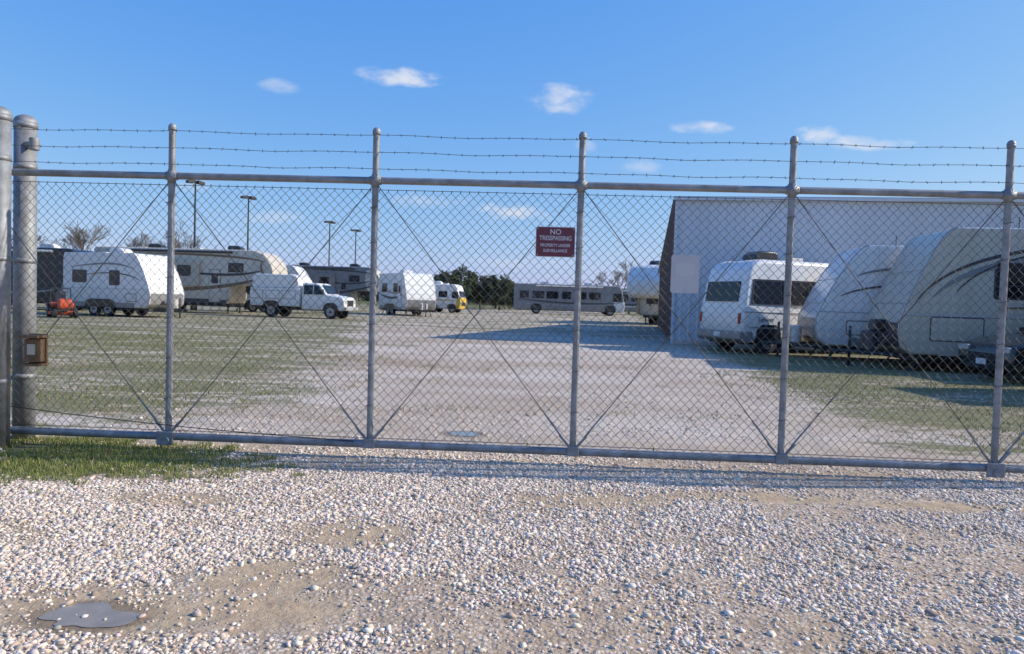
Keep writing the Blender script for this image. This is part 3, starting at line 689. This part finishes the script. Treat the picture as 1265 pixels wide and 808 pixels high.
def car(name,loc,rz,paint):
    p=empty(name,(loc[0],loc[1],0),rz); L,W=4.6,1.8; h=L/2
    low=[(-h,.35),(-h+.05,.28),(h-.15,.25),(h,.4),(h,.62),(h-.08,.78),(h-.5,.90),(h-1.15,1.0),(-h+.3,1.03),(-h,.9)]
    prism('body',low,W,paint,p,bevel=.10)
    gh=[(h-1.15,.98),(h-1.95,1.44),(-h+1.9,1.50),(-h+1.0,1.42),(-h+.3,1.0)]
    prism('cabin',gh,W-.1,paint,p,bevel=.08,top_in=.18,zsplit=(1.0,1.5))
    for s in (-1,1):
        for pr in ([(h-1.4,1.03),(h-2.0,1.38),(h-2.45,1.40),(h-2.45,1.03)],[(h-2.52,1.03),(h-2.52,1.40),(-h+1.2,1.38),(-h+.75,1.06)]):
            V=[(a,s*(W/2-.042-.18*(z-1.0)/.5),z) for a,z in pr]; pydata('side_glass',V,[(0,1,2,3)],glass,p)
        for xx in (h-.85,-h+.85):
            wheel(p,xx,s*(W/2-.1),.33,.2); prism('arch',[(xx-.42,.3),(xx-.4,.52),(xx-.22,.7),(xx+.22,.7),(xx+.4,.52),(xx+.42,.3)],.012,rubber,p,y=s*(W/2+.003))
        box('headlight',(h-.03,s*.66,.68),(.1,.34,.13),trim,p,.03); box('mirror',(h-1.5,s*(W/2+.05),1.08),(.12,.18,.12),paint,p,.03)
        box('tail_light',(-h,s*.7,.8),(.05,.25,.15),redl,p,.02)
    V=[(h-1.2,-.72,1.03),(h-1.2,.72,1.03),(h-1.93,.6,1.41),(h-1.93,-.6,1.41)]; pydata('windshield',[(a+.02,b_,c+.02) for a,b_,c in V],[(0,1,2,3)],glass,p)
    box('grille',(h+.005,0,.52),(.03,.9,.16),rubber,p); box('plate',(h+.02,0,.42),(.02,.32,.12),sign_w,p)
car('parked_car',(9.85+2.3,15.45),math.pi,mat('dark_green_car_paint',(.012,.016,.018),.25,.1,.1,coat=.6))

# ------------------------------------------------------------ left-hand vehicles
coach('motorhome',(-28.9,43.9),0,L=8,H=3.6,body=black,lower=silver,front=silver)
travel_trailer('travel_trailer',(-19.75,37.6),-rad(16),L=5.3,H=3.12,body=white,style=2,slope=.85,axle=-.3)
fifth_wheel('fifth_wheel_trailer',(-20.6,47.5),-rad(4),L=11.6,H=4.0,body=cream,accent=tanp)
travel_trailer('travel_trailer',(-17.3,53),0,L=6.2,H=3.35,body=white,style=0)
fifth_wheel('fifth_wheel_trailer',(-17.1,68),-rad(4),L=10.5,H=3.95,body=greyp,accent=cream,style=1)
travel_trailer('travel_trailer',(-8.1,56.5),-rad(58),L=5.4,H=3.15,body=white,style=0,slope=.7)
def truck(loc,rz):
    p=empty('white_work_truck',(loc[0],loc[1],0),rz); L,W=6.6,2.15; h=L/2
    p.scale=(.87,.87,.87)
    cab=[(h-3.0,.55),(h-.1,.55),(h,.7),(h,1.15),(h-.12,1.42),(h-1.0,1.55),(h-1.25,1.6),(h-1.72,2.22),(h-2.0,2.32),(h-3.0,2.32)]
    prism('cab',cab,W-.15,white,p,bevel=.09,top_in=.12,zsplit=(1.5,2.3))
    prism('service_body',[(-h,.75),(h-3.1,.75),(h-3.1,1.95),(-h,1.95)],W,white,p,bevel=.04)
    prism('enclosed_topper',[(-h+.1,1.95),(h-3.2,1.95),(h-3.3,2.65),(h-3.6,2.85),(-h+.3,2.85),(-h+.1,2.65)],W-.2,white,p,bevel=.07)
    for s in (-1,1):
        for pr in ([(h-1.42,1.58),(h-1.82,2.16),(h-2.15,2.18),(h-2.15,1.58)],[(h-2.22,1.58),(h-2.22,2.18),(h-2.85,2.18),(h-2.85,1.58)]):
            V=[(a,s*(W/2-.068-.12*(z-1.5)/.8),z) for a,z in pr]; pydata('side_glass',V,[(0,1,2,3)],glass,p)
        wheel(p,h-.95,s*(W/2-.2),.45,.27); wheel(p,-h+1.5,s*(W/2-.18),.45,.34)
        prism('arch',[(h-1.5,.55),(h-1.42,.88),(h-1.2,1.05),(h-.7,1.05),(h-.48,.88),(h-.4,.55)],.02,black,p,y=s*(W/2-.068))
        prism('arch_rear',[(-h+.9,.75),(-h+1.0,1.0),(-h+1.2,1.1),(-h+1.8,1.1),(-h+2.0,1.0),(-h+2.1,.75)],.02,black,p,y=s*(W/2+.004))
        for i in range(3): hatch(p,-h+.45+i*1.15,1.5,.9,.5,s*W/2,white,'locker')
        box('headlight',(h-.01,s*.75,1.12),(.06,.3,.2),trim,p,.02); box('mirror',(h-1.4,s*(W/2+.15),1.75),(.1,.2,.35),black,p,.03)
    V=[(h-1.27,-.82,1.62),(h-1.27,.82,1.62),(h-1.70,.74,2.2),(h-1.70,-.74,2.2)]; pydata('windshield',[(a+.03,b_,c+.01) for a,b_,c in V],[(0,1,2,3)],glass,p)
    box('grille',(h+.01,0,1.05),(.04,1.0,.4),black,p,.02); box('bumper',(h+.08,0,.68),(.16,W-.1,.24),trim,p,.04); box('chassis',(-.2,0,.6),(L-.8,.9,.2),frame,p)
truck((-12.2,43.2),-rad(10))
coach('shuttle_bus',(-6.45,71),-rad(14),L=3.6,H=2.7,W=1.9,body=white,front=yellow)
coach('motorhome',(6.0,80),0,L=11.8,H=3.2,body=greyp,lower=silver,front=white)
coach('motorhome',(13.8,92),rad(5),L=9,H=3.1,body=greyp,lower=white,front=cream)
fifth_wheel('fifth_wheel_trailer',(10.5,51.5),-rad(118),L=8.5,H=4.0,body=white,accent=white)

def mower(loc,rz):
    p=empty('riding_mower',(loc[0],loc[1],0),rz)
    prism('hood',[(.05,.4),(.75,.4),(.8,.55),(.72,.78),(.4,.85),(.05,.85)],.5,orange,p,bevel=.05)
    prism('rear_fender',[(-.75,.45),(-.1,.45),(-.05,.6),(-.2,.68),(-.7,.68),(-.8,.6)],.9,orange,p,bevel=.05)
    box('deck',(.0,0,.2),(.8,1.1,.16),orange,p,.05); box('frame',(0,0,.36),(1.5,.35,.1),frame,p)
    prism('seat',[(-.6,.7),(-.15,.7),(-.15,.78),(-.5,.8),(-.62,1.15),(-.7,1.15)],.45,black,p,bevel=.03)
    tubes('steering_column',[(.12,0,.8)],[(-.02,0,1.08)],.02,frame,parent=p)
    P=[(-.02+.05*math.cos(a),.17*math.sin(a),1.08+.12*math.cos(a)) for a in np.linspace(0,6.283,17)]; tubes('steering_wheel',P[:-1],P[1:],.014,black,parent=p)
    tubes('roll_bar',[(-.65,-.4,.6),(-.65,-.4,1.3),(-.65,.4,1.3)],[(-.65,-.4,1.3),(-.65,.4,1.3),(-.65,.4,.6)],.025,frame,n=8,parent=p)
    for s in (-1,1): wheel(p,-.5,s*.45,.3,.22); wheel(p,.6,s*.4,.2,.15)
mower((-20.3,33.4),-rad(50))

# ------------------------------------------------------------ lamps
def lamp(x,y,hh_):
    p=empty('street_lamp',(x,y,0),.9)
    cyl('base',(0,0,0),(0,0,.5),.22,frame,p,16); cyl('pole',(0,0,.4),(0,0,hh_),.085,frame,p,14,r2=.055)
    tubes('arm',[(-.4,0,hh_-.12)],[(.4,0,hh_-.12)],.04,frame,n=8,parent=p)
    for s in (-1,1): prism('lamp_head',[(s*.15,hh_-.22),(s*.62,hh_-.24),(s*.62,hh_-.06),(s*.15,hh_+.02)],.36,frame,p,bevel=.02)
lamp(-22.2,51.5,9.0); lamp(-21.2,59,9.0); lamp(-19.2,77,9.0); lamp(-18.4,86,9.0)

# ------------------------------------------------------------ vegetation
leaf_m=attr_mat('foliage',.8)
def branches(base,h,seed,r0=.16,levels=6,spread=.55):
    r=random.Random(seed); A=[];B=[];R=[];R2=[]
    def go(p,d,l,rr,k):
        q=p+d*l; A.append(p);B.append(q);R.append(rr);R2.append(rr*.7)
        if k==0: return
        for _ in range(3 if k>1 and r.random()<.6 else 2):
            nd=(d+Vector((r.uniform(-1,1),r.uniform(-1,1),r.uniform(-.45,.7)))*spread).normalized()
            go(q,nd,l*r.uniform(.62,.88),rr*.62,k-1)
    go(Vector(base),Vector((r.uniform(-.08,.08),0,1)).normalized(),h*.22,r0,levels)
    return A,B,R,R2
def bare_tree(x,y,h,seed,lv=7):
    A,B,R,R2=branches((0,0,0),h,seed,levels=lv)
    o=tubes('bare_tree',A,B,np.maximum(R,.012),bark,np.maximum(R2,.010),n=4); o.location=(x,y,0); return o
for i,(x,y,h) in enumerate(((-36,62,8.4),(-38.5,60,7.6),(-33.5,64,7.0),(-31.5,72,8.8),(-34.5,74,7.8),(15.0,95,8.0),(13.2,99,7.0),(17,90,7.0),(-46,66,7))):
    bare_tree(x,y,h,i+3)
def foliage_tree(name,x,y,h,wr,seed,nl=5000,leaf=.2):
    r=np.random.default_rng(seed); p=empty(name,(x,y,0))
    A,B,R,R2=branches((0,0,0),h*.9,seed,.18,4,.6); tubes('trunk_and_limbs',A,B,R,bark,R2,n=6,parent=p)
    nc=38; c=r.normal(size=(nc,3)); c/=np.linalg.norm(c,axis=1,keepdims=True); c*=r.uniform(.3,1,(nc,1))**.5
    c=c*np.array([wr,wr,h*.40])+np.array([0,0,h*.56]); cr=r.uniform(.18,.36,nc)*wr; sh=r.uniform(.55,1.3,nc)
    idx=r.integers(0,nc,nl); d=r.normal(size=(nl,3)); d/=np.linalg.norm(d,axis=1,keepdims=True)
    P=c[idx]+d*cr[idx][:,None]*r.uniform(.5,1.1,(nl,1)); P[:,2]=np.maximum(P[:,2],.1)
    a=r.normal(size=(nl,3));a/=np.linalg.norm(a,axis=1,keepdims=True); b_=np.cross(a,d);b_/=np.linalg.norm(b_,axis=1,keepdims=True)+1e-6
    s=leaf*r.uniform(.5,1.2,(nl,1)); V=np.stack([P-a*s,P-b_*s*.5,P+a*s,P+b_*s*.5],1)
    C=np.array([.065,.08,.035])*sh[idx][:,None]*r.uniform(.7,1.3,(nl,1))
    F=np.arange(nl*4).reshape(-1,4); mesh_np('foliage',V.reshape(-1,3),F,leaf_m,cols=np.repeat(C[:,None],4,1).reshape(-1,3),parent=p)
for i,(x,y,h,wr) in enumerate(((-7.5,100,5.9,2.6),(-4.5,103,5.3,2.8),(-1.8,99,4.4,2.4),(-9.8,106,5.2,2.2),(1.2,108,4.0,2.5),(-2.6,112,4.4,3))):
    foliage_tree('oak_tree',x,y,h,wr,i+20)
nl=60000; x=rng.uniform(-330,330,nl); dpt=rng.uniform(0,1,nl)
hx=2.6+3.4*(.6*vnoise(x,x*0,.06,21)+.4*vnoise(x,x*0,.35,22)); y=170+dpt*40+np.abs(x)*.05; z=hx*rng.random(nl)**.8
P=np.stack([x,y,z],1); a=rng.normal(size=(nl,3));a/=np.linalg.norm(a,axis=1,keepdims=True); b_=np.cross(a,rng.normal(size=(nl,3)));b_/=np.linalg.norm(b_,axis=1,keepdims=True)
s=rng.uniform(.3,.8,(nl,1)); V=np.stack([P-a*s,P-b_*s*.6,P+a*s,P+b_*s*.6],1)
C=np.array([.085,.09,.055])*rng.uniform(.6,1.3,(nl,1)); C=C*(0.7+.6*vnoise(x,x*0,.15,23))[:,None]
mesh_np('distant_treeline',V.reshape(-1,3),np.arange(nl*4).reshape(-1,4),leaf_m,cols=np.repeat(C[:,None],4,1).reshape(-1,3))

# ------------------------------------------------------------ camera
cd=bpy.data.cameras.new('camera'); cd.sensor_width=36; cd.lens=26.0; cd.clip_end=6000; cd.clip_start=.05
cam=bpy.data.objects.new('camera',cd); col.objects.link(cam)
cam.matrix_world=Matrix.Translation((0,0,1.4))@Matrix.Rotation(rad(90-2.1),4,'X')@Matrix.Rotation(rad(1.72),4,'Z')
scene.camera=cam
scene.view_settings.view_transform='Standard'; scene.view_settings.look='None'; scene.view_settings.exposure=0
